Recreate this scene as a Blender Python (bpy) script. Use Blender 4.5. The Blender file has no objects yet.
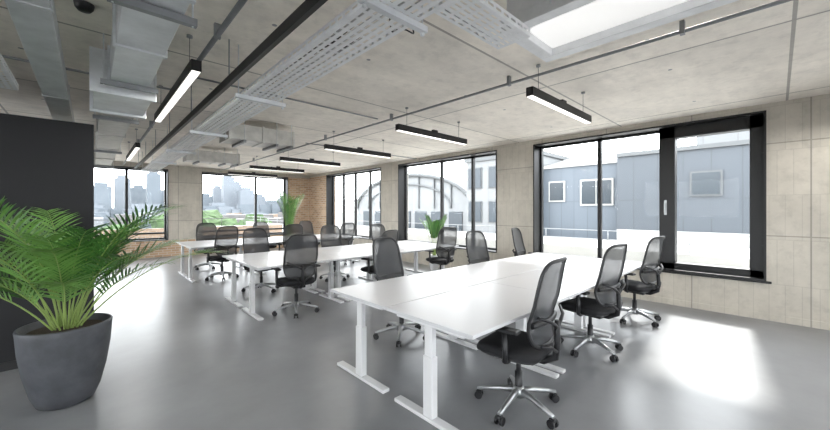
import bpy, bmesh, math, random
from mathutils import Vector, Matrix, Euler
random.seed(7)
scene = bpy.context.scene
scene.view_settings.view_transform = 'Standard'
pi = math.pi

# ------------------------------------------------------------ materials
def new_mat(name):
    m = bpy.data.materials.new(name); m.use_nodes = True
    nt = m.node_tree
    return m, nt, nt.nodes['Principled BSDF']

def simple(name, col, rough=0.5, metal=0.0, var=0.0, scale=8.0, bump=0.0):
    m, nt, b = new_mat(name)
    b.inputs['Roughness'].default_value = rough
    b.inputs['Metallic'].default_value = metal
    b.inputs['Base Color'].default_value = (*col, 1)
    if var > 0 or bump > 0:
        tc = nt.nodes.new('ShaderNodeTexCoord')
        n = nt.nodes.new('ShaderNodeTexNoise'); n.inputs['Scale'].default_value = scale
        n.inputs['Detail'].default_value = 8
        n.inputs['Roughness'].default_value = 0.62
        nt.links.new(tc.outputs['Object'], n.inputs['Vector'])
        if var > 0:
            r = nt.nodes.new('ShaderNodeValToRGB')
            r.color_ramp.elements[0].position = 0.3; r.color_ramp.elements[1].position = 0.7
            r.color_ramp.elements[0].color = (*[max(0, c*(1-var)) for c in col], 1)
            r.color_ramp.elements[1].color = (*[min(1, c*(1+var)) for c in col], 1)
            nt.links.new(n.outputs['Fac'], r.inputs['Fac'])
            nt.links.new(r.outputs['Color'], b.inputs['Base Color'])
        if bump > 0:
            bp = nt.nodes.new('ShaderNodeBump'); bp.inputs['Strength'].default_value = bump
            bp.inputs['Distance'].default_value = 0.01
            nt.links.new(n.outputs['Fac'], bp.inputs['Height'])
            nt.links.new(bp.outputs['Normal'], b.inputs['Normal'])
    return m

def emis(name, col, s):
    m, nt, b = new_mat(name)
    b.inputs['Base Color'].default_value = (*col, 1)
    b.inputs['Emission Color'].default_value = (*col, 1)
    b.inputs['Emission Strength'].default_value = s
    return m

def concrete_panels(name, base, px, py, axis='XY', joint=0.012, off=(0.0, 0.0), vr=0.12, stretch=(1, 1, 1), mot=0.55, sv=0.4, boards=0.0):
    m, nt, b = new_mat(name)
    L = nt.links.new
    tc = nt.nodes.new('ShaderNodeTexCoord')
    sep = nt.nodes.new('ShaderNodeSeparateXYZ'); L(tc.outputs['Object'], sep.inputs[0])
    comb = nt.nodes.new('ShaderNodeCombineXYZ')
    def addoff(o, v):
        a = nt.nodes.new('ShaderNodeMath'); a.operation = 'ADD'; a.inputs[1].default_value = v
        L(o, a.inputs[0]); return a.outputs[0]
    L(addoff(sep.outputs[axis[0]], off[0]), comb.inputs[0]); L(addoff(sep.outputs[axis[1]], off[1]), comb.inputs[1])
    br = nt.nodes.new('ShaderNodeTexBrick')
    br.offset = 0.0
    br.inputs['Scale'].default_value = 1.0
    br.inputs['Brick Width'].default_value = px
    br.inputs['Row Height'].default_value = py
    br.inputs['Mortar Size'].default_value = joint
    br.inputs['Mortar Smooth'].default_value = 0.1
    br.inputs['Color1'].default_value = (*base, 1)
    br.inputs['Color2'].default_value = (*[c*0.88 for c in base], 1)
    br.inputs['Mortar'].default_value = (*[c*mot for c in base], 1)
    L(comb.outputs[0], br.inputs['Vector'])
    def nz(scale, detail, rough, st):
        mp = nt.nodes.new('ShaderNodeMapping'); mp.inputs['Scale'].default_value = st
        L(tc.outputs['Object'], mp.inputs['Vector'])
        n1 = nt.nodes.new('ShaderNodeTexNoise'); n1.inputs['Scale'].default_value = scale; n1.inputs['Detail'].default_value = detail
        n1.inputs['Roughness'].default_value = rough
        L(mp.outputs[0], n1.inputs['Vector']); return n1.outputs['Fac']
    def mrng(o, lo, hi, a=0.3, c=0.7):
        mr = nt.nodes.new('ShaderNodeMapRange')
        mr.inputs['From Min'].default_value = a; mr.inputs['From Max'].default_value = c
        mr.inputs['To Min'].default_value = lo; mr.inputs['To Max'].default_value = hi
        L(o, mr.inputs['Value']); return mr.outputs[0]
    def mulm(x, y):
        mm = nt.nodes.new('ShaderNodeMath'); mm.operation = 'MULTIPLY'; L(x, mm.inputs[0]); L(y, mm.inputs[1]); return mm.outputs[0]
    a1 = mrng(nz(0.8, 10, 0.75, (1, 1, 1)), 1-vr, 1+vr)
    a2 = mrng(nz(2.2, 6, 0.6, stretch), 1-vr*sv, 1+vr*sv)
    a3 = mrng(nz(7, 6, 0.7, (1, 1, 1)), 0.90, 1.0, 0.36, 0.50)   # dark blotches
    k = mulm(mulm(a1, a2), a3)
    if boards > 0:   # faint shuttering board marks
        b2 = nt.nodes.new('ShaderNodeTexBrick'); b2.offset = 0.5
        b2.inputs['Scale'].default_value = 1; b2.inputs['Brick Width'].default_value = boards; b2.inputs['Row Height'].default_value = px/2
        b2.inputs['Mortar Size'].default_value = 0.004
        b2.inputs['Color1'].default_value = (1, 1, 1, 1); b2.inputs['Color2'].default_value = (0.93, 0.93, 0.93, 1); b2.inputs['Mortar'].default_value = (0.84, 0.84, 0.84, 1)
        L(comb.outputs[0], b2.inputs['Vector'])
        k = mulm(k, b2.outputs['Color'])
    mul = nt.nodes.new('ShaderNodeVectorMath'); mul.operation = 'SCALE'
    L(br.outputs['Color'], mul.inputs[0]); L(k, mul.inputs['Scale'])
    L(mul.outputs[0], b.inputs['Base Color'])
    b.inputs['Roughness'].default_value = 0.75
    bp = nt.nodes.new('ShaderNodeBump'); bp.inputs['Strength'].default_value = 0.3; bp.inputs['Distance'].default_value = 0.005
    L(nz(25, 5, 0.6, (1, 1, 1)), bp.inputs['Height']); L(bp.outputs['Normal'], b.inputs['Normal'])
    return m

def brick_mat(name, c1, c2, mort, axis='XZ', scale=1.0):
    m, nt, b = new_mat(name)
    L = nt.links.new
    tc = nt.nodes.new('ShaderNodeTexCoord')
    sep = nt.nodes.new('ShaderNodeSeparateXYZ'); L(tc.outputs['Object'], sep.inputs[0])
    comb = nt.nodes.new('ShaderNodeCombineXYZ')
    if axis == 'S':
        a = nt.nodes.new('ShaderNodeMath'); a.operation = 'ADD'
        L(sep.outputs['X'], a.inputs[0]); L(sep.outputs['Y'], a.inputs[1]); L(a.outputs[0], comb.inputs[0])
    else:
        L(sep.outputs[axis[0]], comb.inputs[0])
    L(sep.outputs['Z'], comb.inputs[1])
    br = nt.nodes.new('ShaderNodeTexBrick')
    br.inputs['Scale'].default_value = scale
    br.inputs['Brick Width'].default_value = 0.225; br.inputs['Row Height'].default_value = 0.075
    br.inputs['Mortar Size'].default_value = 0.008
    br.inputs['Color1'].default_value = (*c1, 1); br.inputs['Color2'].default_value = (*c2, 1); br.inputs['Mortar'].default_value = (*mort, 1)
    L(comb.outputs[0], br.inputs['Vector'])
    L(br.outputs['Color'], b.inputs['Base Color'])
    bp = nt.nodes.new('ShaderNodeBump'); bp.inputs['Strength'].default_value = 0.5; bp.inputs['Distance'].default_value = 0.01
    bp.invert = True
    L(br.outputs['Fac'], bp.inputs['Height']); L(bp.outputs['Normal'], b.inputs['Normal'])
    b.inputs['Roughness'].default_value = 0.85
    return m

def mesh_fabric(name, col, trans):
    m, nt, b = new_mat(name)
    b.inputs['Base Color'].default_value = (*col, 1); b.inputs['Roughness'].default_value = 0.7
    t = nt.nodes.new('ShaderNodeBsdfTransparent'); mx = nt.nodes.new('ShaderNodeMixShader')
    mx.inputs[0].default_value = trans
    nt.links.new(b.outputs[0], mx.inputs[1]); nt.links.new(t.outputs[0], mx.inputs[2])
    nt.links.new(mx.outputs[0], nt.nodes['Material Output'].inputs['Surface'])
    return m

def glass_mat(name):
    m = bpy.data.materials.new(name); m.use_nodes = True
    nt = m.node_tree; nt.nodes.clear()
    o = nt.nodes.new('ShaderNodeOutputMaterial'); t = nt.nodes.new('ShaderNodeBsdfTransparent')
    t.inputs[0].default_value = (0.97, 0.98, 0.98, 1)
    g = nt.nodes.new('ShaderNodeBsdfGlossy'); g.inputs['Roughness'].default_value = 0.02
    f = nt.nodes.new('ShaderNodeFresnel'); f.inputs['IOR'].default_value = 1.12
    mx = nt.nodes.new('ShaderNodeMixShader')
    nt.links.new(f.outputs[0], mx.inputs[0]); nt.links.new(t.outputs[0], mx.inputs[1]); nt.links.new(g.outputs[0], mx.inputs[2])
    nt.links.new(mx.outputs[0], o.inputs['Surface'])
    return m

def cladding(name, col, w=0.5, axis='Y', dark=0.75):
    m, nt, b = new_mat(name)
    L = nt.links.new
    tc = nt.nodes.new('ShaderNodeTexCoord')
    sep = nt.nodes.new('ShaderNodeSeparateXYZ'); L(tc.outputs['Object'], sep.inputs[0])
    comb = nt.nodes.new('ShaderNodeCombineXYZ')
    L(sep.outputs[axis], comb.inputs[0]); L(sep.outputs['Z'], comb.inputs[1])
    br = nt.nodes.new('ShaderNodeTexBrick'); br.offset = 0
    br.inputs['Scale'].default_value = 1
    br.inputs['Brick Width'].default_value = w; br.inputs['Row Height'].default_value = 1.9
    br.inputs['Mortar Size'].default_value = 0.02
    br.inputs['Color1'].default_value = (*col, 1); br.inputs['Color2'].default_value = (*[c*0.92 for c in col], 1)
    br.inputs['Mortar'].default_value = (*[c*dark for c in col], 1)
    L(comb.outputs[0], br.inputs['Vector']); L(br.outputs['Color'], b.inputs['Base Color'])
    b.inputs['Roughness'].default_value = 0.5
    return m

M = {}
M['floor'] = simple('floor_resin', (0.235, 0.24, 0.25), 0.31, 0, 0.17, 0.9)
M['ceil'] = concrete_panels('ceiling_concrete', (0.88, 0.825, 0.745), 2.4, 1.95, 'XY', 0.013, (0.9, 20-0.41), 0.15, (0.7, 2.5, 1), 0.45, 0.4)
M['conc'] = concrete_panels('wall_concrete', (0.58, 0.54, 0.47), 1.2, 1.25, 'YZ', 0.008, (0.3, 0.1), 0.15, (1, 2, 0.8), 0.6, 0.35, 0.15)
M['concx'] = concrete_panels('wall_concrete_x', (0.58, 0.54, 0.47), 1.2, 1.25, 'XZ', 0.008, (0.3, 0.1), 0.15, (2, 1, 0.8), 0.6, 0.35, 0.15)
M['brick'] = brick_mat('stock_brick', (0.66, 0.47, 0.31), (0.46, 0.29, 0.18), (0.68, 0.62, 0.54), 'S')
M['black'] = simple('black_powdercoat', (0.009, 0.009, 0.010), 0.45)
M['blackwall'] = simple('black_panel', (0.004, 0.004, 0.006), 0.65, 0, 0.1, 2)
M['glass'] = glass_mat('window_glass')
M['white'] = simple('white_laminate', (0.60, 0.60, 0.615), 0.32)
M['whitem'] = simple('white_powdercoat', (0.70, 0.70, 0.71), 0.35)
M['edge'] = simple('desk_edge', (0.62, 0.62, 0.63), 0.5)
M['galv'] = simple('galvanised_steel', (0.66, 0.68, 0.70), 0.45, 0.25, 0.13, 5)
M['galvl'] = simple('galvanised_tray', (0.80, 0.81, 0.82), 0.5, 0.12, 0.08, 8)
M['galvd'] = simple('galvanised_dark', (0.26, 0.27, 0.28), 0.45, 0.4, 0.15, 6)
M['foil'] = simple('duct_foil_insulation', (0.64, 0.63, 0.60), 0.45, 0.2, 0.15, 9)
M['cfab'] = simple('chair_fabric', (0.012, 0.012, 0.014), 0.85, 0, 0.2, 90)
M['cmesh'] = mesh_fabric('chair_mesh', (0.045, 0.047, 0.051), 0.18)
M['cplas'] = simple('chair_black_plastic', (0.014, 0.014, 0.016), 0.42)
M['cgrey'] = simple('chair_grey_frame', (0.020, 0.020, 0.022), 0.4)
M['calu'] = simple('chair_aluminium', (0.42, 0.43, 0.44), 0.3, 0.8)
M['lamp'] = emis('lamp_diffuser', (1.0, 0.97, 0.93), 1.4)
M['panel'] = emis('light_panel', (1.0, 0.99, 0.97), 0.5)
M['pot'] = simple('pot_fibrestone', (0.060, 0.063, 0.072), 0.55, 0, 0.35, 6, 0.2)
M['soil'] = simple('soil', (0.05, 0.035, 0.025), 0.95, 0, 0.4, 40, 0.8)
M['leaf1'] = simple('palm_leaf', (0.055, 0.165, 0.030), 0.4, 0, 0.3, 3)
M['leaf2'] = simple('palm_leaf_light', (0.135, 0.29, 0.06), 0.4, 0, 0.3, 3)
M['stem'] = simple('palm_stem', (0.24, 0.33, 0.09), 0.5)
M['tree'] = simple('tree_leaves', (0.035, 0.066, 0.022), 0.9, 0, 0.6, 1.5, 1.0)
M['bark'] = simple('bark', (0.12, 0.09, 0.06), 0.9)
M['clad1'] = cladding('blue_grey_cladding', (0.092, 0.110, 0.132), 0.6)
M['clad2'] = cladding('pale_cladding', (0.165, 0.172, 0.178), 1.0)
M['clad3'] = cladding('dark_cladding', (0.060, 0.070, 0.083), 0.8)
M['roofm'] = simple('metal_roof', (0.09, 0.096, 0.10), 0.6, 0, 0.1, 2)
M['paleroof'] = simple('pale_render', (0.34, 0.34, 0.33), 0.7, 0, 0.05, 2)
M['exwin'] = simple('exterior_window', (0.03, 0.04, 0.05), 0.25)
M['exbrick'] = brick_mat('exterior_brick', (0.24, 0.17, 0.12), (0.17, 0.12, 0.085), (0.22, 0.20, 0.18), 'S')
M['terr'] = simple('terrace_paving', (0.46, 0.45, 0.43), 0.8, 0, 0.1, 2)
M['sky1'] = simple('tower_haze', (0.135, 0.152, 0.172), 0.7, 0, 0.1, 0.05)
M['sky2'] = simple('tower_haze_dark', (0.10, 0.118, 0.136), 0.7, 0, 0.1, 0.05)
M['town'] = simple('town_roofs', (0.115, 0.11, 0.11), 0.9, 0, 0.4, 0.1)

# ------------------------------------------------------------ mesh builder
class MB:
    def __init__(s): s.bm = bmesh.new(); s.mats = []
    def mi(s, k):
        if k not in s.mats: s.mats.append(k)
        return s.mats.index(k)
    def box(s, lo, hi, mat, bevel=0, rot=None, piv=None, seg=2):
        lo = Vector(lo); hi = Vector(hi); c = (lo+hi)/2; d = hi-lo
        r = bmesh.ops.create_cube(s.bm, size=1.0)
        vs = r['verts']
        for v in vs: v.co = Vector((v.co.x*d.x, v.co.y*d.y, v.co.z*d.z)) + c
        if bevel > 0:
            es = list({e for v in vs for e in v.link_edges})
            rb = bmesh.ops.bevel(s.bm, geom=es, offset=bevel, segments=seg, affect='EDGES', profile=0.5)
            vs = list({v for f in rb['faces'] for v in f.verts} | {v for v in vs if v.is_valid})
        fs = {f for v in vs for f in v.link_faces}
        i = s.mi(mat)
        for f in fs: f.material_index = i; f.smooth = False
        if rot is not None:
            p = Vector(piv) if piv is not None else c
            Mx = Matrix.Translation(p) @ rot.to_4x4() @ Matrix.Translation(-p)
            for v in vs: v.co = Mx @ v.co
        return vs
    def tube(s, pts, rad, mat, seg=8, closed=False, cap=True, flat=1.0):
        pts = [Vector(p) for p in pts]; n = len(pts)
        rads = rad if isinstance(rad, (list, tuple)) else [rad]*n
        i = s.mi(mat); rings = []
        up = None
        for k in range(n):
            if closed: t = pts[(k+1) % n]-pts[k-1]
            else: t = pts[min(k+1, n-1)]-pts[max(k-1, 0)]
            t.normalize()
            if up is None:
                up = Vector((0, 0, 1)) if abs(t.z) < 0.9 else Vector((0, 1, 0))
            a = t.cross(up)
            if a.length < 1e-5: a = t.cross(Vector((1, 0, 0)))
            a.normalize(); b = a.cross(t).normalized(); up = b
            rings.append([s.bm.verts.new(pts[k]+(a*math.cos(2*pi*j/seg)+b*flat*math.sin(2*pi*j/seg))*rads[k]) for j in range(seg)])
        m = n if closed else n-1
        for k in range(m):
            r0, r1 = rings[k], rings[(k+1) % n]
            for j in range(seg):
                f = s.bm.faces.new((r0[j], r0[(j+1) % seg], r1[(j+1) % seg], r1[j])); f.material_index = i; f.smooth = True
        if cap and not closed:
            for r, rv in ((rings[0], True), (rings[-1], False)):
                f = s.bm.faces.new(r[::-1] if rv else r); f.material_index = i
    def lathe(s, prof, c, mat, seg=32, cap=False):
        i = s.mi(mat); rings = []
        for r, z in prof:
            rings.append([s.bm.verts.new((c[0]+r*math.cos(2*pi*j/seg), c[1]+r*math.sin(2*pi*j/seg), c[2]+z)) for j in range(seg)])
        for a, b in zip(rings, rings[1:]):
            for j in range(seg):
                f = s.bm.faces.new((a[j], a[(j+1) % seg], b[(j+1) % seg], b[j])); f.material_index = i; f.smooth = True
        if cap:
            for r in (rings[0], rings[-1]):
                f = s.bm.faces.new(r); f.material_index = i
    def quad(s, ps, mat, smooth=False):
        f = s.bm.faces.new([s.bm.verts.new(p) for p in ps]); f.material_index = s.mi(mat); f.smooth = smooth
        return f
    def mesh(s, name, normals=True):
        if normals: bmesh.ops.recalc_face_normals(s.bm, faces=s.bm.faces[:])
        me = bpy.data.meshes.new(name); s.bm.to_mesh(me); s.bm.free()
        for k in s.mats: me.materials.append(M[k])
        return me
    def obj(s, name, loc=(0, 0, 0), rz=0, normals=True):
        return add_obj(name, s.mesh(name, normals), loc, rz)

def add_obj(name, me, loc=(0, 0, 0), rz=0):
    o = bpy.data.objects.new(name, me); o.location = loc; o.rotation_euler = (0, 0, rz)
    scene.collection.objects.link(o); return o

# ------------------------------------------------------------ room
XW, YF, XL, YB, H = 6.7, 13.5, -5.0, -4.0, 2.95
WT = 0.4
ZS, ZT = 0.53, 2.86
b = MB(); b.box((XL-WT, YB-WT, -0.3), (XW+WT, YF+WT, 0), 'floor'); b.obj('floor')
b = MB(); b.box((XL-WT, YB-WT, H), (XW+WT, YF+WT, H+0.35), 'ceil')
for ix in range(4):
    for iy in range(8):
        for dx in (0.45, 1.95):
            x = -0.9-2.4+2.4*ix+dx+2.4; y = -1.54+1.95*iy+0.35
            b.lathe([(0.020, -0.0015), (0.0, -0.0015)], (x, y, H), 'galvd', 10)
b.obj('ceiling')

RO = [(0.1, 3.49), (4.37, 7.80), (8.64, 12.1), (-3.6, -1.0)]
RO.sort()
def wall_y(name, x0, x1, y0, y1, ops, mat, z0, z1, pier=None):
    b = MB()
    b.box((x0, y0, 0), (x1, y1, z0), mat); b.box((x0, y0, z1), (x1, y1, H), mat)
    ys = [y0]+[v for o in ops for v in o]+[y1]
    for k in range(0, len(ys), 2):
        mm = 'brick' if (pier and k in pier) else mat
        b.box((x0, ys[k], z0), (x1, ys[k+1], z1), mm)
    return b.obj(name)
def wall_x(name, y0, y1, x0, x1, ops, mat, z0, z1, pmat, pbrick=()):
    b = MB()
    b.box((x0, y0, 0), (x1, y1, z0), mat); b.box((x0, y0, z1), (x1, y1, H), pmat)
    xs = [x0]+[v for o in ops for v in o]+[x1]
    for k in range(0, len(xs), 2):
        b.box((xs[k], y0, z0), (xs[k+1], y1, z1), 'brick' if k in pbrick else pmat)
    return b.obj(name)
wall_y('wall_right', XW, XW+WT, YB, YF+WT, RO, 'conc', ZS, ZT, pier=(8,))
FO = [(-4.2, -1.2), (-0.9, 1.83), (2.77, 5.77)]
wall_x('wall_far', YF, YF+WT, XL, XW, FO, 'brick', ZS, ZT-0.05, 'concx', pbrick=(6,))
LO = [(-3.2, 0.2), (1.0, 4.4), (5.4, 8.8), (9.6, 13.0)]  # out-of-view window openings, added to let in sky light as fill
wall_y('wall_left', XL-WT, XL, YB, YF+WT, LO, 'conc', ZS, ZT)
BO = [(-4.2, -0.8), (0.2, 3.4), (4.0, 6.2)]  # window openings behind the camera, added for more sky fill
wall_x('wall_back', YB-WT, YB, XL, XW, BO, 'concx', ZS, ZT, 'concx')

wn = [0]
def window(plane, pos, sgn, a0, a1, z0, z1, mull, fr=0.06, reveal=True, heavy=None, recess=0.25, transom=None):
    wn[0] += 1
    b = MB()
    def bx(d0, d1, p0, p1, q0, q1, mat, bev=0):
        d0, d1 = sorted((pos+sgn*d0, pos+sgn*d1))
        if plane == 'x': b.box((d0, p0, q0), (d1, p1, q1), mat, bev)
        else: b.box((p0, d0, q0), (p1, d1, q1), mat, bev)
    r = recess
    if reveal:
        t = 0.025
        bx(-0.012, r, a0, a0+t, z0, z1, 'black'); bx(-0.012, r, a1-t, a1, z0, z1, 'black')
        bx(-0.012, r, a0, a1, z1-t, z1, 'black'); bx(-0.02, r, a0, a1, z0, z0+t, 'black')
    bx(r, r+0.08, a0, a0+fr, z0, z1, 'black'); bx(r, r+0.08, a1-fr, a1, z0, z1, 'black')
    bx(r, r+0.08, a0, a1, z1-fr, z1, 'black'); bx(r, r+0.08, a0, a1, z0, z0+fr*1.1, 'black')
    for m in mull:
        bx(r, r+0.08, m-fr/2, m+fr/2, z0, z1, 'black')
    if transom:
        bx(r+0.01, r+0.07, a0, a1, transom-0.03, transom+0.03, 'black')
    if heavy:
        h0, h1 = heavy
        for (p0, p1, q0, q1) in ((h0, h0+0.15, z0+.02, z1-.02), (h1-0.21, h1, z0+.02, z1-.02), (h0, h1, z1-0.20, z1-.02), (h0, h1, z0+.02, z0+0.12)):
            bx(r-0.12, r+0.06, p0, p1, q0, q1, 'black', 0.006)
        yh = h1-0.085
        bx(r-0.128, r-0.12, yh-0.018, yh+0.018, 1.42, 1.66, 'calu', 0.003)
        bx(r-0.175, r-0.128, yh-0.010, yh+0.010, 1.585, 1.605, 'calu')
        bx(r-0.185, r-0.168, yh-0.010, yh+0.010, 1.46, 1.61, 'calu', 0.004)
        for zz in (0.9, 2.3):
            bx(r-0.135, r-0.12, h0+0.0, h0+0.03, zz, zz+0.1, 'black')
    bx(r+0.035, r+0.045, a0+0.02, a1-0.02, z0+0.02, z1-0.02, 'glass')
    b.obj('window_%d' % wn[0])
window('x', XW, 1, 0.1, 3.49, ZS, ZT, [1.31, 2.30], heavy=(0.12, 1.34))
window('x', XW, 1, 4.37, 7.80, ZS, ZT, [5.25, 6.30])
window('x', XW, 1, 8.64, 12.1, ZS, ZT, [9.6, 10.5, 11.3])
window('x', XW, 1, -3.6, -1.0, ZS, ZT, [-2.3])
for o in FO:
    window('y', YF, 1, o[0], o[1], ZS, ZT-0.05, [(o[0]+o[1])/2+0.35], transom=0.75, fr=0.07)
for o in LO: window('x', XL, -1, o[0], o[1], ZS, ZT, [(o[0]+o[1])/2])
for o in BO: window('y', YB, -1, o[0], o[1], ZS, ZT, [(o[0]+o[1])/2])
b = MB(); b.box((XW-0.015, YB, 0), (XW, YF, 0.09), 'conc'); b.obj('baseboard_right')
b = MB(); b.box((XW-0.03, 0.05, ZS-0.03), (XW, 3.55, ZS), 'black', 0.004); b.obj('trim_1')

# black partition cabin on the left
b = MB()
b.box((-2.6, 4.95, 0.0), (0.03, 6.9, 2.40), 'blackwall', 0.004)
b.box((-2.6, 4.938, 0.0), (0.03, 4.95, 0.08), 'black')
for x in (-1.25,):
    b.box((x-0.003, 4.944, 0.08), (x+0.003, 4.951, 2.39), 'black')
b.obj('black_partition_wall')

# ------------------------------------------------------------ desks
def desk_mesh():
    b = MB()
    W, D = 1.395, 0.85
    b.box((0, 0, 0.705), (W, D, 0.73), 'white', 0.003)
    for x in (0.03, W-0.10):
        b.box((x, D/2-0.36, 0.0), (x+0.07, D/2+0.36, 0.028), 'whitem', 0.006)
        b.box((x+0.005, D/2-0.045, 0.028), (x+0.065, D/2+0.045, 0.46), 'whitem', 0.006)
        b.box((x+0.012, D/2-0.037, 0.46), (x+0.058, D/2+0.037, 0.69), 'whitem', 0.005)
        b.box((x+0.0, D/2-0.33, 0.675), (x+0.06, D/2+0.33, 0.705), 'whitem', 0.004)
    b.box((0.09, D/2-0.06, 0.66), (W-0.09, D/2-0.02, 0.70), 'whitem', 0.004)
    b.box((0.09, D/2+0.02, 0.66), (W-0.09, D/2+0.06, 0.70), 'whitem', 0.004)
    b.box((0.25, D/2+0.12, 0.60), (W-0.25, D/2+0.24, 0.61), 'galvl')
    b.box((0.25, D/2+0.235, 0.60), (W-0.25, D/2+0.24, 0.70), 'galvl')
    return b.mesh('office_desk')
dm = desk_mesh()
for (xs, ys) in ((1.70, 1.28), (1.62, 4.75), (1.50, 8.25)):
    for i in range(3):
        add_obj('office_desk', dm, (xs+1.4*i, ys, 0))
        add_obj('office_desk', dm, (xs+1.4*(i+1)-0.005, ys+0.855+0.855, 0), pi)

# ------------------------------------------------------------ chair
def chair_mesh():
    b = MB()
    for k in range(5):
        a = 2*pi*k/5+pi/2+0.3
        dx, dy = math.cos(a), math.sin(a)
        b.tube([(dx*0.03, dy*0.03, 0.125), (dx*0.12, dy*0.12, 0.118), (dx*0.22, dy*0.22, 0.098), (dx*0.315, dy*0.315, 0.075)],
               [0.026, 0.023, 0.018, 0.015], 'calu', 8)
        cx, cy = dx*0.305, dy*0.305
        b.tube([(cx, cy, 0.085), (cx, cy, 0.045)], 0.009, 'calu', 8)
        px, py = -dy, dx
        for s in (-1, 1):
            c0 = Vector((cx+px*0.012*s, cy+py*0.012*s, 0.03)); c1 = Vector((cx+px*0.028*s, cy+py*0.028*s, 0.03))
            b.tube([c0, c1], 0.03, 'cplas', 14)
        b.tube([(cx-px*.015, cy-py*.015, .05), (cx+px*.015, cy+py*.015, .05)], 0.022, 'cplas', 10)
    b.lathe([(0.0, 0.085), (0.05, 0.085), (0.055, 0.12), (0.04, 0.15), (0.03, 0.16), (0.0, 0.16)], (0, 0, 0), 'calu', 20)
    b.lathe([(0.028, 0.15), (0.028, 0.27), (0.018, 0.27), (0.018, 0.385)], (0, 0, 0), 'cplas', 16)
    b.box((-0.09, -0.15, 0.375), (0.09, 0.10, 0.425), 'cplas', 0.015)
    b.tube([(0.05, 0.02, 0.40), (0.24, 0.03, 0.40)], 0.007, 'cplas', 8)
    b.box((0.22, 0.005, 0.392), (0.27, 0.055, 0.408), 'cplas', 0.005)
    def se(t, a, c, n):
        co, si = math.cos(t), math.sin(t)
        return (a*math.copysign(abs(co)**(2/n), co), c*math.copysign(abs(si)**(2/n), si))
    def pad(cy, a, c, prof, mat, n=4.0, seg=40, curve=None):
        i = b.mi(mat); rings = []
        for sc, z in prof:
            ring = []
            for j in range(seg):
                x, y = se(2*pi*j/seg, a*sc, c*sc, n)
                zz = z
                if curve: zz += curve(x, y)
                ring.append(b.bm.verts.new((x, y+cy, zz)))
            rings.append(ring)
        for r0, r1 in zip(rings, rings[1:]):
            for j in range(seg):
                f = b.bm.faces.new((r0[j], r0[(j+1) % seg], r1[(j+1) % seg], r1[j])); f.material_index = i; f.smooth = True
        for r in (rings[0], rings[-1]):
            f = b.bm.faces.new(r); f.material_index = i; f.smooth = True
    cv = lambda x, y: -0.9*max(0, y-0.13)**2*1.6 + 0.12*x*x
    pad(0.025, 0.245, 0.24, [(0.55, 0.418), (0.93, 0.422), (0.97, 0.432), (0.97, 0.440)], 'cplas', curve=cv)
    pad(0.03, 0.25, 0.25, [(0.90, 0.438), (0.985, 0.442), (1.0, 0.458), (0.985, 0.476), (0.94, 0.490), (0.8, 0.498), (0.4, 0.494), (0.02, 0.490)], 'cfab', curve=cv)
    Zc, hb = 0.845, 0.305
    def P(u, v):
        w = 0.232*(1-0.10*max(0, v)**1.5-0.04*max(0, -v))
        x = u*w; z = Zc+hb*v
        r = (v+1)/2
        y = -0.235 - 0.055*r - 0.03*(r**3) + 0.035*math.exp(-((r-0.25)/0.2)**2) + 0.045*u*u
        return Vector((x, y, z))
    seg = 56; rings = []
    i = b.mi('cmesh')
    fr = []
    for j in range(seg):
        u, v = se(2*pi*j/seg, 1, 1, 5.0); fr.append(P(u, v))
    b.tube(fr, 0.0135, 'cgrey', 8, closed=True)
    K = 9
    for k in range(1, K+1):
        ring = []
        for j in range(seg):
            u, v = se(2*pi*j/seg, 1, 1, 5.0)
            q = k/K; ring.append(b.bm.verts.new(P(u*q, v*q)))
        rings.append(ring)
    c = b.bm.verts.new(P(0, 0))
    for j in range(seg):
        f = b.bm.faces.new((c, rings[0][j], rings[0][(j+1) % seg])); f.material_index = i; f.smooth = True
    for r0, r1 in zip(rings, rings[1:]):
        for j in range(seg):
            f = b.bm.faces.new((r0[j], r0[(j+1) % seg], r1[(j+1) % seg], r1[j])); f.material_index = i; f.smooth = True
    lum = [P(u*0.97, -0.45)+Vector((0, -0.018, 0)) for u in [x/6 for x in range(-6, 7)]]
    b.tube(lum, 0.020, 'cplas', 8, flat=1.0)
    b.tube([(0, -0.06, 0.40), (0, -0.19, 0.405), (0, -0.275, 0.45), (0, -0.29, 0.55), (0, -0.285, 0.66), (0, -0.285, 0.72)],
           [0.028, 0.028, 0.026, 0.022, 0.02, 0.016], 'cplas', 10)
    for s in (-1, 1):
        b.tube([(0, -0.285, 0.66), (0.06*s, -0.29, 0.70), (0.13*s, -0.285, 0.735), (0.215*s, -0.235, 0.77)], [0.016, 0.014, 0.012, 0.010], 'cplas', 8)
        b.tube([(0.02*s, -0.29, 0.50), (0.09*s, -0.275, 0.545), (0.16*s, -0.235, 0.56)], 0.012, 'cplas', 8)
        X = 0.285*s
        b.tube([(0.10*s, 0.0, 0.41), (0.22*s, -0.01, 0.415), (0.275*s, -0.02, 0.44), (X, -0.03, 0.50), (X, -0.02, 0.655)],
               [0.016, 0.017, 0.019, 0.021, 0.018], 'cplas', 8)
        b.box((X-0.04, -0.13, 0.652), (X+0.04, 0.12, 0.680), 'cplas', 0.011)
    return b.mesh('office_chair')
cm = chair_mesh()
def chair(x, y, face, rot=0):
    add_obj('office_chair', cm, (x, y, 0), (0 if face > 0 else pi)+math.radians(rot))
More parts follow.
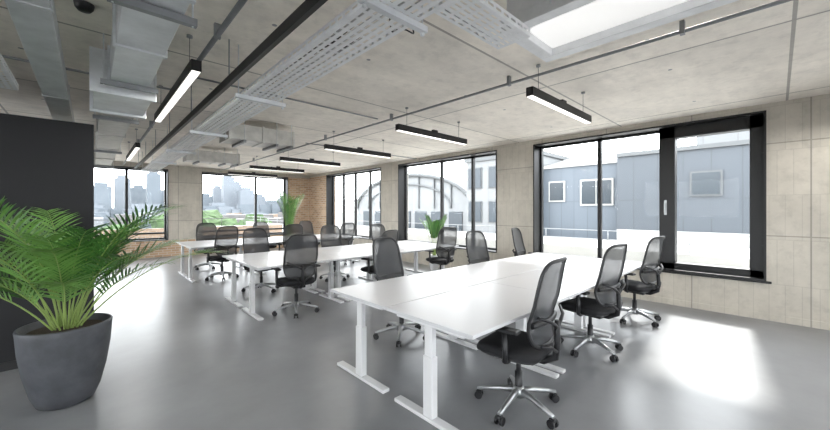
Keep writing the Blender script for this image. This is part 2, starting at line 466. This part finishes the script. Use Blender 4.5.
for (x, y, f, r) in [
    (2.38, 1.36, 1, 6), (3.90, 1.38, 1, -8), (5.40, 1.34, 1, -10),
    (2.68, 3.06, -1, 8), (4.50, 3.10, -1, -6), (5.95, 3.16, -1, 10),
    (2.20, 4.86, 1, -6), (3.70, 4.84, 1, 12), (5.30, 4.82, 1, -12),
    (2.30, 6.56, -1, 5), (3.86, 6.60, -1, -8), (5.22, 6.56, -1, 6),
    (2.10, 8.36, 1, 10), (3.65, 8.36, 1, -9), (5.10, 8.34, 1, 5),
    (2.20, 10.08, -1, -6), (3.65, 10.10, -1, 8), (5.00, 10.06, -1, 4)]:
    chair(x, y, f, r)

# ------------------------------------------------------------ pendant lights
def pendant(x0, x1, y0, y1, z=2.6, power=14):
    along_x = (x1-x0) > (y1-y0)
    b = MB()
    cx, cy = (x0+x1)/2, (y0+y1)/2; L = max(x1-x0, y1-y0); hw = 0.035
    l2 = L/2
    b.box((-l2, -hw, 0.0), (l2, -hw+0.006, 0.085), 'black'); b.box((-l2, hw-0.006, 0.0), (l2, hw, 0.085), 'black')
    b.box((-l2, -hw, 0.079), (l2, hw, 0.085), 'black')
    b.box((-l2, -hw, 0), (-l2+0.006, hw, 0.085), 'black'); b.box((l2-0.006, -hw, 0), (l2, hw, 0.085), 'black')
    b.box((-l2+0.006, -hw+0.006, -0.008), (l2-0.006, hw-0.006, 0.06), 'lamp', 0.006)
    for s in (-0.38, 0.38):
        b.tube([(s*L, 0, 0.085), (s*L, 0, H-z)], 0.0025, 'black', 6)
        b.lathe([(0.0, H-z-0.02), (0.022, H-z-0.02), (0.022, H-z-0.001), (0.0, H-z-0.001)], (s*L, 0, 0), 'galvd', 14)
    b.box((-0.05, -0.02, 0.085), (0.05, 0.02, 0.12), 'black')
    o = b.obj('pendant_linear_light', (cx, cy, z), 0 if along_x else pi/2)
    ld = bpy.data.lights.new('lamp_light', 'AREA'); ld.shape = 'RECTANGLE'; ld.size = L*0.95; ld.size_y = 0.06
    ld.energy = power; ld.color = (1, 0.97, 0.92)
    lo = bpy.data.objects.new('lamp_light', ld); lo.parent = o; lo.location = (0, 0, -0.015)
    scene.collection.objects.link(lo)
for y in (1.64, 3.6, 5.6, 7.6, 9.6, 11.6):
    pendant(3.07, 4.58, y-0.03, y+0.03)
pendant(5.0, 6.4, -0.63, -0.57)
pendant(0.57, 0.63, 3.10, 5.2, 2.58); pendant(0.57, 0.63, 7.6, 9.7, 2.58)
pendant(-3.5, -2.0, 1.6, 1.66); pendant(-3.5, -2.0, -1.6, -1.54)

# ------------------------------------------------------------ ceiling services
def perforated_tray(name, along, a0, a1, c, w, z, mat='galvl', lip=0.05, hang=True):
    b = MB(); i = b.mi(mat)
    def pt(a, q, zz): return (q, a, zz) if along == 'y' else (a, q, zz)
    R = 6; rib = w/(R*1.62+1)*1.0; slot = (w-rib*(R+1))/R
    qs = [c-w/2]
    for k in range(R): qs += [qs[-1]+rib, qs[-1]+rib+slot]
    qs.append(c+w/2)
    as_ = [a0]
    while as_[-1] < a1-0.08:
        as_ += [as_[-1]+0.022, as_[-1]+0.022+0.05]
    as_.append(as_[-1]+0.022)
    grid = [[b.bm.verts.new(pt(a, q, z)) for q in qs] for a in as_]
    for k in range(len(as_)-1):
        for r in range(len(qs)-1):
            if r % 2 == 1 and k % 2 == 1: continue
            f = b.bm.faces.new((grid[k][r], grid[k][r+1], grid[k+1][r+1], grid[k+1][r])); f.material_index = i
    aend = as_[-1]
    for q in (c-w/2, c+w/2):
        zz = [z, z+lip*0.35, z+lip*0.65, z+lip]
        g = [[b.bm.verts.new(pt(a, q, v)) for v in zz] for a in as_]
        for k in range(len(as_)-1):
            for r in range(3):
                if r == 1 and k % 2: continue
                f = b.bm.faces.new((g[k][r], g[k][r+1], g[k+1][r+1], g[k+1][r])); f.material_index = i
        s = -0.012 if q > c else 0.012
        b.quad([pt(a0, q, z+lip), pt(aend, q, z+lip), pt(aend, q+s, z+lip), pt(a0, q+s, z+lip)], mat)
    o = b.obj(name)
    md = o.modifiers.new('thick', 'SOLIDIFY'); md.thickness = 0.002
    hb = MB()
    a = a0+0.45
    if not hang: a = a1
    n = 0
    while a < a1-0.1:
        n += 1
        p0 = pt(a-0.018, c-w/2-0.07, z-0.036); p1 = pt(a+0.018, c+w/2+0.07, z-0.002)
        hb.box([min(x, y) for x, y in zip(p0, p1)], [max(x, y) for x, y in zip(p0, p1)], 'galv')
        for q in (c-w/2-0.045, c+w/2+0.045):
            hb.tube([pt(a, q, z-0.06), pt(a, q, H)], 0.005, 'galv', 6)
            hb.lathe([(0.0, 0), (0.012, 0), (0.012, 0.012), (0, 0.012)], pt(a, q, z-0.055), 'galv', 6)
        a += 1.9
    if n:
        ho = hb.obj('tray_hangers'); ho.parent = o
perforated_tray('cable_tray', 'y', -1.0, 11.5, 1.14, 0.30, 2.52)
perforated_tray('cable_tray', 'x', 1.30, 1.93, 1.12, 0.22, 2.53, hang=False)
perforated_tray('cable_tray', 'y', -1.0, 4.7, -0.60, 0.26, 2.58)
b = MB()
for k in range(6):
    pts = []
    q = 1.05+0.03*k
    for j in range(40):
        pts.append((q+random.uniform(-.010, .010), -1+j*0.32, 2.535+random.uniform(0, .008)))
    b.tube(pts, 0.006, 'black' if k % 3 == 1 else 'edge', 6)
b.obj('cable_bundle')
b = MB(); b.box((0.84, -1.0, 2.56), (0.875, 11.5, 2.63), 'black', 0.003)
for y in [0.2+1.5*k for k in range(8)]: b.tube([(0.857, y, 2.63), (0.857, y, H)], 0.005, 'galvd', 6)
b.obj('steel_channel')

def duct(name, lo, hi, mat='galv', step=1.2, fl=0.025, drops=True, dstep=1):
    b = MB(); b.box(lo, hi, mat, 0.004)
    lo = Vector(lo); hi = Vector(hi); d = hi-lo
    ax = 1 if d.y > d.x else 0
    n = max(1, int(round(d[ax]/step)))
    for k in range(n+1):
        c = lo[ax]+d[ax]*k/n
        l2 = lo-Vector((fl, fl, fl)); h2 = hi+Vector((fl, fl, fl))
        h2.z = min(h2.z, H-0.002)
        l2[ax] = c-0.018; h2[ax] = c+0.018
        b.box(l2, h2, mat, 0.003)
        if drops and k % dstep == 0:
            l3 = lo.copy(); h3 = hi.copy()
            cc = min(max(c+0.2, lo[ax]+.05), hi[ax]-.05)
            l3[ax] = cc-0.02; h3[ax] = cc+0.02
            o = 1-ax
            l3[o] = lo[o]-0.06; h3[o] = hi[o]+0.06; l3.z = lo.z-0.045; h3.z = lo.z-0.005
            b.box(l3, h3, 'galvd')
            for q in (l3[o]+0.02, h3[o]-0.02):
                p = Vector((0, 0, lo.z-0.05)); p[ax] = cc; p[o] = q
                b.tube([p, Vector((p.x, p.y, H))], 0.005, 'galv', 6)
    return b.obj(name)
duct('ventilation_duct', (0.12, -1.5, 2.58), (0.38, 3.85, 2.86), 'galv', 0.9, 0.015, dstep=2)
duct('fan_coil_unit', (0.02, 3.95, 2.52), (0.42, 4.75, 2.84), 'galv', 0.8, drops=False)
duct('ventilation_duct', (0.08, 5.0, 2.56), (0.36, 11.0, 2.82), 'foil', 1.5, 0.018, dstep=2)
duct('ventilation_duct', (-0.34, -1.5, 2.64), (-0.16, 7.2, 2.78), 'galv', 2.0, 0.008, drops=False)
duct('fan_coil_unit', (1.55, 5.75, 2.60), (2.55, 6.25, 2.84), 'foil', 0.55, 0.012)
duct('ventilation_duct', (1.55, 8.9, 2.60), (2.6, 9.3, 2.84), 'foil', 0.55, 0.012)
duct('fan_coil_unit', (-0.9, 9.2, 2.5), (-0.05, 10.2, 2.8), 'foil', 0.9, 0.012)
def conduit(name, pts, r, mat='galv', clips=None):
    b = MB(); b.tube(pts, r, mat, 10)
    if clips:
        for p in clips: b.box((p[0]-0.022, p[1]-0.015, p[2]-0.022), (p[0]+0.022, p[1]+0.015, H-0.001), mat)
    b.obj(name)
conduit('electrical_conduit', [(3.30, -3.9, 2.87), (3.30, 13.4, 2.87)], 0.014, 'galvd', [(3.30, y, 2.87) for y in (-1, 0.5, 2, 4.0, 6, 8, 10)])
conduit('sprinkler_pipe', [(0.72, 2.2, 2.86), (0.72, 13.4, 2.86)], 0.020, 'galvd', [(0.72, y, 2.86) for y in (3, 5, 7, 9)])
conduit('electrical_conduit', [(0.75, 4.3, 2.925), (3.27, 4.3, 2.925)], 0.010, 'galvd')
conduit('electrical_conduit', [(3.33, 6.9, 2.925), (6.6, 6.9, 2.925)], 0.010, 'galvd')
conduit('electrical_conduit', [(-3.5, 4.88, 2.91), (0.55, 4.88, 2.91), (0.69, 4.88, 2.91)], 0.012, 'galvd')
conduit('electrical_conduit', [(1.42, 1.6, 2.90), (1.42, 8.6, 2.90)], 0.010, 'galvd', [(1.42, y, 2.90) for y in (2.4, 4.6, 7.1)])
conduit('electrical_conduit', [(0.47, -1, 2.90), (0.47, 7.2, 2.90)], 0.010, 'black')
b = MB()
b.tube([(1.65+0.10*math.sin(t)*1.0, 1.9+0.10*math.cos(t), 2.84+0.04*math.sin(t*2)) for t in [k*0.3 for k in range(16)]], 0.006, 'black', 6)
b.tube([(1.65, 2.0, 2.84), (1.65, 2.02, 2.95)], 0.006, 'black', 6)
b.obj('flexible_cable')
b = MB()
b.box((1.98, -1.6, 2.74), (2.58, 1.22, 2.93), 'galvl', 0.006)
for (x0, x1, y0, y1) in ((1.95, 2.04, -1.63, 1.25), (2.52, 2.61, -1.63, 1.25), (2.04, 2.52, -1.63, -1.54), (2.04, 2.52, 1.16, 1.25)):
    b.box((x0, y0, 2.66), (x1, y1, 2.74), 'galvl', 0.004)
b.box((2.04, -1.54, 2.715), (2.52, 1.16, 2.735), 'panel')
for y in (-1, 0.9):
    for x in (1.93, 2.63): b.tube([(x, y, 2.69), (x, y, H)], 0.005, 'galv', 6)
b.obj('ceiling_light_panel')
b = MB(); b.lathe([(0.0, -0.05), (0.035, -0.05), (0.05, -0.03), (0.055, 0.0)], (0, 0, 0), 'black', 24); b.obj('smoke_detector', (-0.03, 3.35, H-0.001))
for (x, y) in ((5.2, 4.6), (2.3, 7.4), (5.2, 9.0)):
    b = MB(); b.lathe([(0.0, -0.045), (0.035, -0.045), (0.05, -0.025), (0.055, 0.0)], (0, 0, 0), 'whitem', 20); b.obj('smoke_detector', (x, y, H-0.001))

# ------------------------------------------------------------ plants
def palm(name, loc, ph, pr, fronds, L, seed, el=(42, 84), potmat='pot', leaf=0.27, dome=0.6, NL=26, start=0.30, wd=0.010, lr=(0.8, 1.08)):
    rnd = random.Random(seed)
    b = MB()
    b.lathe([(0.0, 0.0), (pr*0.52, 0.0), (pr*0.60, 0.012), (pr*0.72, ph*0.15), (pr*0.86, ph*0.42), (pr*0.95, ph*0.70), (pr*0.985, ph*0.92), (pr, ph*0.985), (pr*0.985, ph), (pr*0.93, ph),
             (pr*0.90, ph*0.93), (0.0, ph*0.92)], (0, 0, 0), potmat, 48)
    b.lathe([(0.0, ph*0.945), (pr*0.5, ph*0.94), (pr*0.905, ph*0.925)], (0, 0, 0), 'soil', 32)
    for k in range(fronds):
        az = 2*pi*k*0.381966+rnd.uniform(-.2, .2)
        e = math.radians(el[0]+(el[1]-el[0])*((k+0.5)/fronds)**0.8)
        ln = L*rnd.uniform(*lr)
        r0 = pr*0.3*math.sqrt(rnd.random())
        p = Vector((r0*math.cos(az), r0*math.sin(az), ph*0.92))
        n = 16; pts = [p.copy()]; ang = e
        for j in range(n):
            ang -= math.radians(rnd.uniform(3.5, 5.5))*(0.25+1.3*j/n)*dome*1.6
            p = p+Vector((math.cos(az)*math.cos(ang), math.sin(az)*math.cos(ang), math.sin(ang)))*(ln/n)
            pts.append(p.copy())
        b.tube(pts, [0.007*(1-0.8*j/n) for j in range(n+1)], 'stem', 5, cap=False)
        mat = 'leaf1' if rnd.random() < 0.5 else 'leaf2'
        side = Vector((-math.sin(az), math.cos(az), 0))
        for j in range(NL):
            f = start+(1-start)*j/(NL-1)
            q = f*n; i0 = min(int(q), n-1); base = pts[i0].lerp(pts[i0+1], q-i0)
            tan = (pts[i0+1]-pts[i0]).normalized(); up = side.cross(tan).normalized()
            if up.z < 0: up = -up
            g = math.sin(pi*min(1, max(0, (f-0.25)/0.8)))**0.6
            ll = leaf*(0.45+0.65*g)*rnd.uniform(.85, 1.15)
            for s in (-1, 1):
                fw = 0.70+0.60*f
                d = (side*s+tan*fw+up*rnd.uniform(0.25, 0.6)).normalized()
                wv = (d.cross(up)).normalized()
                c = base.copy(); dd = d.copy(); S = 4
                rows = []
                for t in range(S+1):
                    tt = t/S; ww = wd*(0.5+1.2*tt if tt < 0.4 else (1-tt)/0.6+0.03)
                    rows.append((c-wv*ww, c+wv*ww))
                    dd = (dd+Vector((0, 0, -0.06-0.09*rnd.random()))).normalized(); c = c+dd*(ll/S)
                vs = [(b.bm.verts.new(x), b.bm.verts.new(y)) for x, y in rows]
                i = b.mi(mat)
                for (a0, a1), (c0, c1) in zip(vs, vs[1:]):
                    ff = b.bm.faces.new((a0, a1, c1, c0)); ff.material_index = i; ff.smooth = True
    return b.obj(name, loc, normals=False)
palm('potted_areca_palm', (-0.135, 3.85, 0), 0.61, 0.275, 32, 1.16, 21, el=(50, 88), leaf=0.22, dome=0.58, start=0.38, NL=21, wd=0.009, lr=(0.62, 1.15))
palm('potted_corner_palm', (5.25, 12.2, 0), 0.45, 0.20, 16, 1.75, 11, el=(82, 89), potmat='whitem', leaf=0.20, dome=0.25)
palm('potted_window_palm', (6.15, 5.8, 0), 0.40, 0.14, 9, 1.0, 13, el=(80, 89), potmat='whitem', leaf=0.12, dome=0.3, start=0.5)

# ------------------------------------------------------------ exterior
b = MB(); b.box((XW+WT+0.01, -12, 0.0), (15.88, 30, 0.25), 'terr')
b.box((XW+WT+2.2, -12, 0.25), (XW+WT+2.35, 30, 0.55), 'paleroof')
for k in range(26):
    y = -11.5+1.6*k; b.tube([(XW+WT+2.27, y, 0.55), (XW+WT+2.27, y, 0.98)], 0.012, 'galvd', 6)
for z in (0.76, 0.98):
    b.tube([(XW+WT+2.27, -11.9, z), (XW+WT+2.27, 29.9, z)], 0.012, 'galvd', 6)
b.obj('roof_terrace')
b = MB()
b.box((16, -10, -10), (24, 4.6, 3.75), 'clad3')
b.box((15.9, -10, 3.70), (24.1, 4.6, 3.85), 'roofm')
b.box((17.5, 0.0, 3.85), (20, 2.2, 4.6), 'clad2')
b.box((15.96, 0.0, 0.7), (16.0, 0.08, 3.7), 'black')
b.box((15.94, -0.9, 1.4), (16.0, -0.1, 3.0), 'roofm'); b.box((15.92, -0.84, 1.46), (15.96, -0.16, 2.94), 'exwin')
b.box((15.94, 1.3, 2.0), (16.0, 2.2, 2.9), 'roofm'); b.box((15.92, 1.36, 2.06), (15.96, 2.14, 2.84), 'exwin')
b.box((15.95, -10, 0.25), (16, 4.6, 0.7), 'paleroof')
b.tube([(17.3, 2.9, 3.8), (17.3, 2.9, 4.7)], 0.12, 'galvd', 10)
b.obj('neighbouring_building')
b = MB()
b.box((16.6, 4.6, -10), (24, 8.1, 3.6), 'clad1'); b.box((16.5, 4.6, 3.55), (24, 8.1, 3.7), 'paleroof')
b.box((16.0, 8.1, -10), (24, 12.5, 4.3), 'clad2'); b.box((15.9, 8.0, 4.25), (24, 12.6, 4.45), 'roofm')
b.box((16.53, 4.9, 1.7), (16.6, 6.3, 2.9), 'paleroof'); b.box((16.50, 4.98, 1.78), (16.56, 5.57, 2.82), 'exwin'); b.box((16.50, 5.63, 1.78), (16.56, 6.22, 2.82), 'exwin')
b.box((16.53, 7.0, 1.9), (16.6, 7.8, 2.9), 'paleroof'); b.box((16.50, 7.07, 1.97), (16.56, 7.73, 2.83), 'exwin')
for y in (8.5, 10.0, 11.4):
    for z in (0.8, 2.7):
        b.box((15.95, y, z), (16, y+0.95, z+1.2), 'roofm'); b.box((15.92, y+0.05, z+0.05), (15.97, y+0.90, z+1.15), 'exwin')
b.quad([(16.5, 4.6, 3.7), (16.5, 8.1, 3.7), (20, 8.1, 4.5), (20, 4.6, 4.5)], 'roofm')
b.obj('neighbouring_building')
b = MB()
i = b.mi('clad2')
n = 20; R = 5.0; cy = 19; X0 = 17; X1 = 34
ra = []
for k in range(n+1):
    t = pi*k/n; y = cy-R*1.25*math.cos(t); z = 1.6+2.4*math.sin(t)
    ra.append((b.bm.verts.new((X0, y, z)), b.bm.verts.new((X1, y, z))))
for (a, c), (d, e) in zip(ra, ra[1:]):
    f = b.bm.faces.new((a, c, e, d)); f.material_index = i; f.smooth = True
f = b.bm.faces.new([a for a, c in ra]); f.material_index = b.mi('clad2')
for rr, th in ((1.0, 0.14), (0.72, 0.06)):
    b.tube([(X0-0.1, cy-R*1.25*rr*math.cos(pi*k/n), 1.6+2.45*rr*math.sin(pi*k/n)) for k in range(n+1)], th, 'roofm', 6)
b.box((X0, cy-R*1.25, -10), (X1, cy+R*1.25, 1.6), 'clad2')
for k in range(7):
    yy = cy-5.4+1.6*k; b.box((X0-0.06, yy, 0.1), (X0, yy+1.1, 1.4), 'exwin')
for k in range(-3, 4):
    b.box((X0-0.12, cy+k*1.5-0.04, 1.6), (X0-0.02, cy+k*1.5+0.04, 1.6+2.4*math.sqrt(max(0, 1-(k*1.5/6.25)**2))), 'roofm')
b.box((X0+3, cy+7, -10), (X1, 48, 2.6), 'paleroof')
b.obj('barrel_roof_hall')
b = MB(); b.box((-900, -300, -12.5), (900, 1200, -12), 'town'); b.obj('ground')
b = MB(); b.box((XL-3, YF+WT+0.01, -0.2), (XW+WT, YF+4.0, 0.1), 'terr'); b.box((XL-3, YF+3.8, 0.1), (XW+WT, YF+4.0, 0.75), 'exbrick')
for k in range(16):
    x = XL-3+0.95*k; b.tube([(x, YF+3.9, 0.75), (x, YF+3.9, 1.12)], 0.012, 'black', 6)
b.tube([(XL-3, YF+3.9, 1.12), (XW, YF+3.9, 1.12)], 0.015, 'black', 6)
b.obj('far_terrace')
b = MB(); rnd = random.Random(4)
for k in range(260):
    y = rnd.uniform(85, 330); x = rnd.uniform(-0.5, 0.9)*y
    w = rnd.uniform(6, 16); h = rnd.uniform(5, 12.5)
    b.box((x, y, -12), (x+w, y+rnd.uniform(6, 14), -12+h), rnd.choice(['town', 'clad2', 'sky2', 'town', 'exbrick']))
b.obj('town_rooftops')
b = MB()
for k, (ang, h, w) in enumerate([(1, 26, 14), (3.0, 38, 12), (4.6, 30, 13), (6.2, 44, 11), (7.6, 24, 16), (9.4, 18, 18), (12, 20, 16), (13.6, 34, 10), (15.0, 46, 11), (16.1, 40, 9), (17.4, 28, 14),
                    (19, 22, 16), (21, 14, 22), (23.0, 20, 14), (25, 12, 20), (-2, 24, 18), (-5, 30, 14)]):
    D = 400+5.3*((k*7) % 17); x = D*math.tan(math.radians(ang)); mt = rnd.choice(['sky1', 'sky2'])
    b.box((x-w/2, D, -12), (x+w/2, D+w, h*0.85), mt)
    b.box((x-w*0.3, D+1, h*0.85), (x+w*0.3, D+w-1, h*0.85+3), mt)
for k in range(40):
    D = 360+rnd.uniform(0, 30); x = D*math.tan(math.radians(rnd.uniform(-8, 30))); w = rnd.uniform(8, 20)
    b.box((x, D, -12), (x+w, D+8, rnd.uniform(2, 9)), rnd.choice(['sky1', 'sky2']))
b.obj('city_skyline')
def tree(loc, s, seed):
    rnd = random.Random(seed); b = MB(); i = b.mi('tree')
    b.tube([(0, 0, 0), (0, 0, s*0.9)], s*0.07, 'bark', 8)
    for k in range(22):
        a = rnd.uniform(0, 2*pi); r = s*0.45*math.sqrt(rnd.random()); z = s*(0.75+rnd.uniform(0, 0.7))
        res = bmesh.ops.create_icosphere(b.bm, subdivisions=2, radius=s*rnd.uniform(0.14, 0.26))
        for v in res['verts']:
            v.co = v.co*rnd.uniform(0.8, 1.2)+Vector((r*math.cos(a), r*math.sin(a), z))
            for f in v.link_faces: f.material_index = i
    b.obj('tree', loc)
for k, (x, y, s) in enumerate([(9, 42, 8.0), (13, 46, 7.8), (17, 52, 6.8), (5, 48, 7.0), (21, 58, 6.8), (1, 55, 7.2), (12, 62, 8.2), (-5, 50, 6.8)]):
    tree((x, y, -12), s, k)

# ------------------------------------------------------------ light
w = bpy.data.worlds.new('World'); scene.world = w; w.use_nodes = True
bg = w.node_tree.nodes['Background']; bg.inputs[0].default_value = (0.945, 0.97, 1.0, 1); bg.inputs[1].default_value = 8.6
sd = bpy.data.lights.new('sun', 'SUN'); sd.energy = 6.0; sd.angle = math.radians(5); sd.color = (1, 0.97, 0.93)
so = bpy.data.objects.new('sun', sd); scene.collection.objects.link(so)
d = Vector((-math.cos(math.radians(40)), -0.05, -math.sin(math.radians(40))))
so.rotation_euler = d.to_track_quat('-Z', 'Y').to_euler(); so.location = (20, 0, 15)

# ------------------------------------------------------------ camera
cam = bpy.data.cameras.new('camera'); co = bpy.data.objects.new('camera', cam); scene.collection.objects.link(co)
cam.sensor_width = 36; cam.lens = 36*343/830; cam.shift_y = -5/830
cam.clip_start = 0.05; cam.clip_end = 3000
co.location = (0, 0, 1.5); co.rotation_euler = (pi/2, 0, -math.radians(43.45))
scene.camera = co
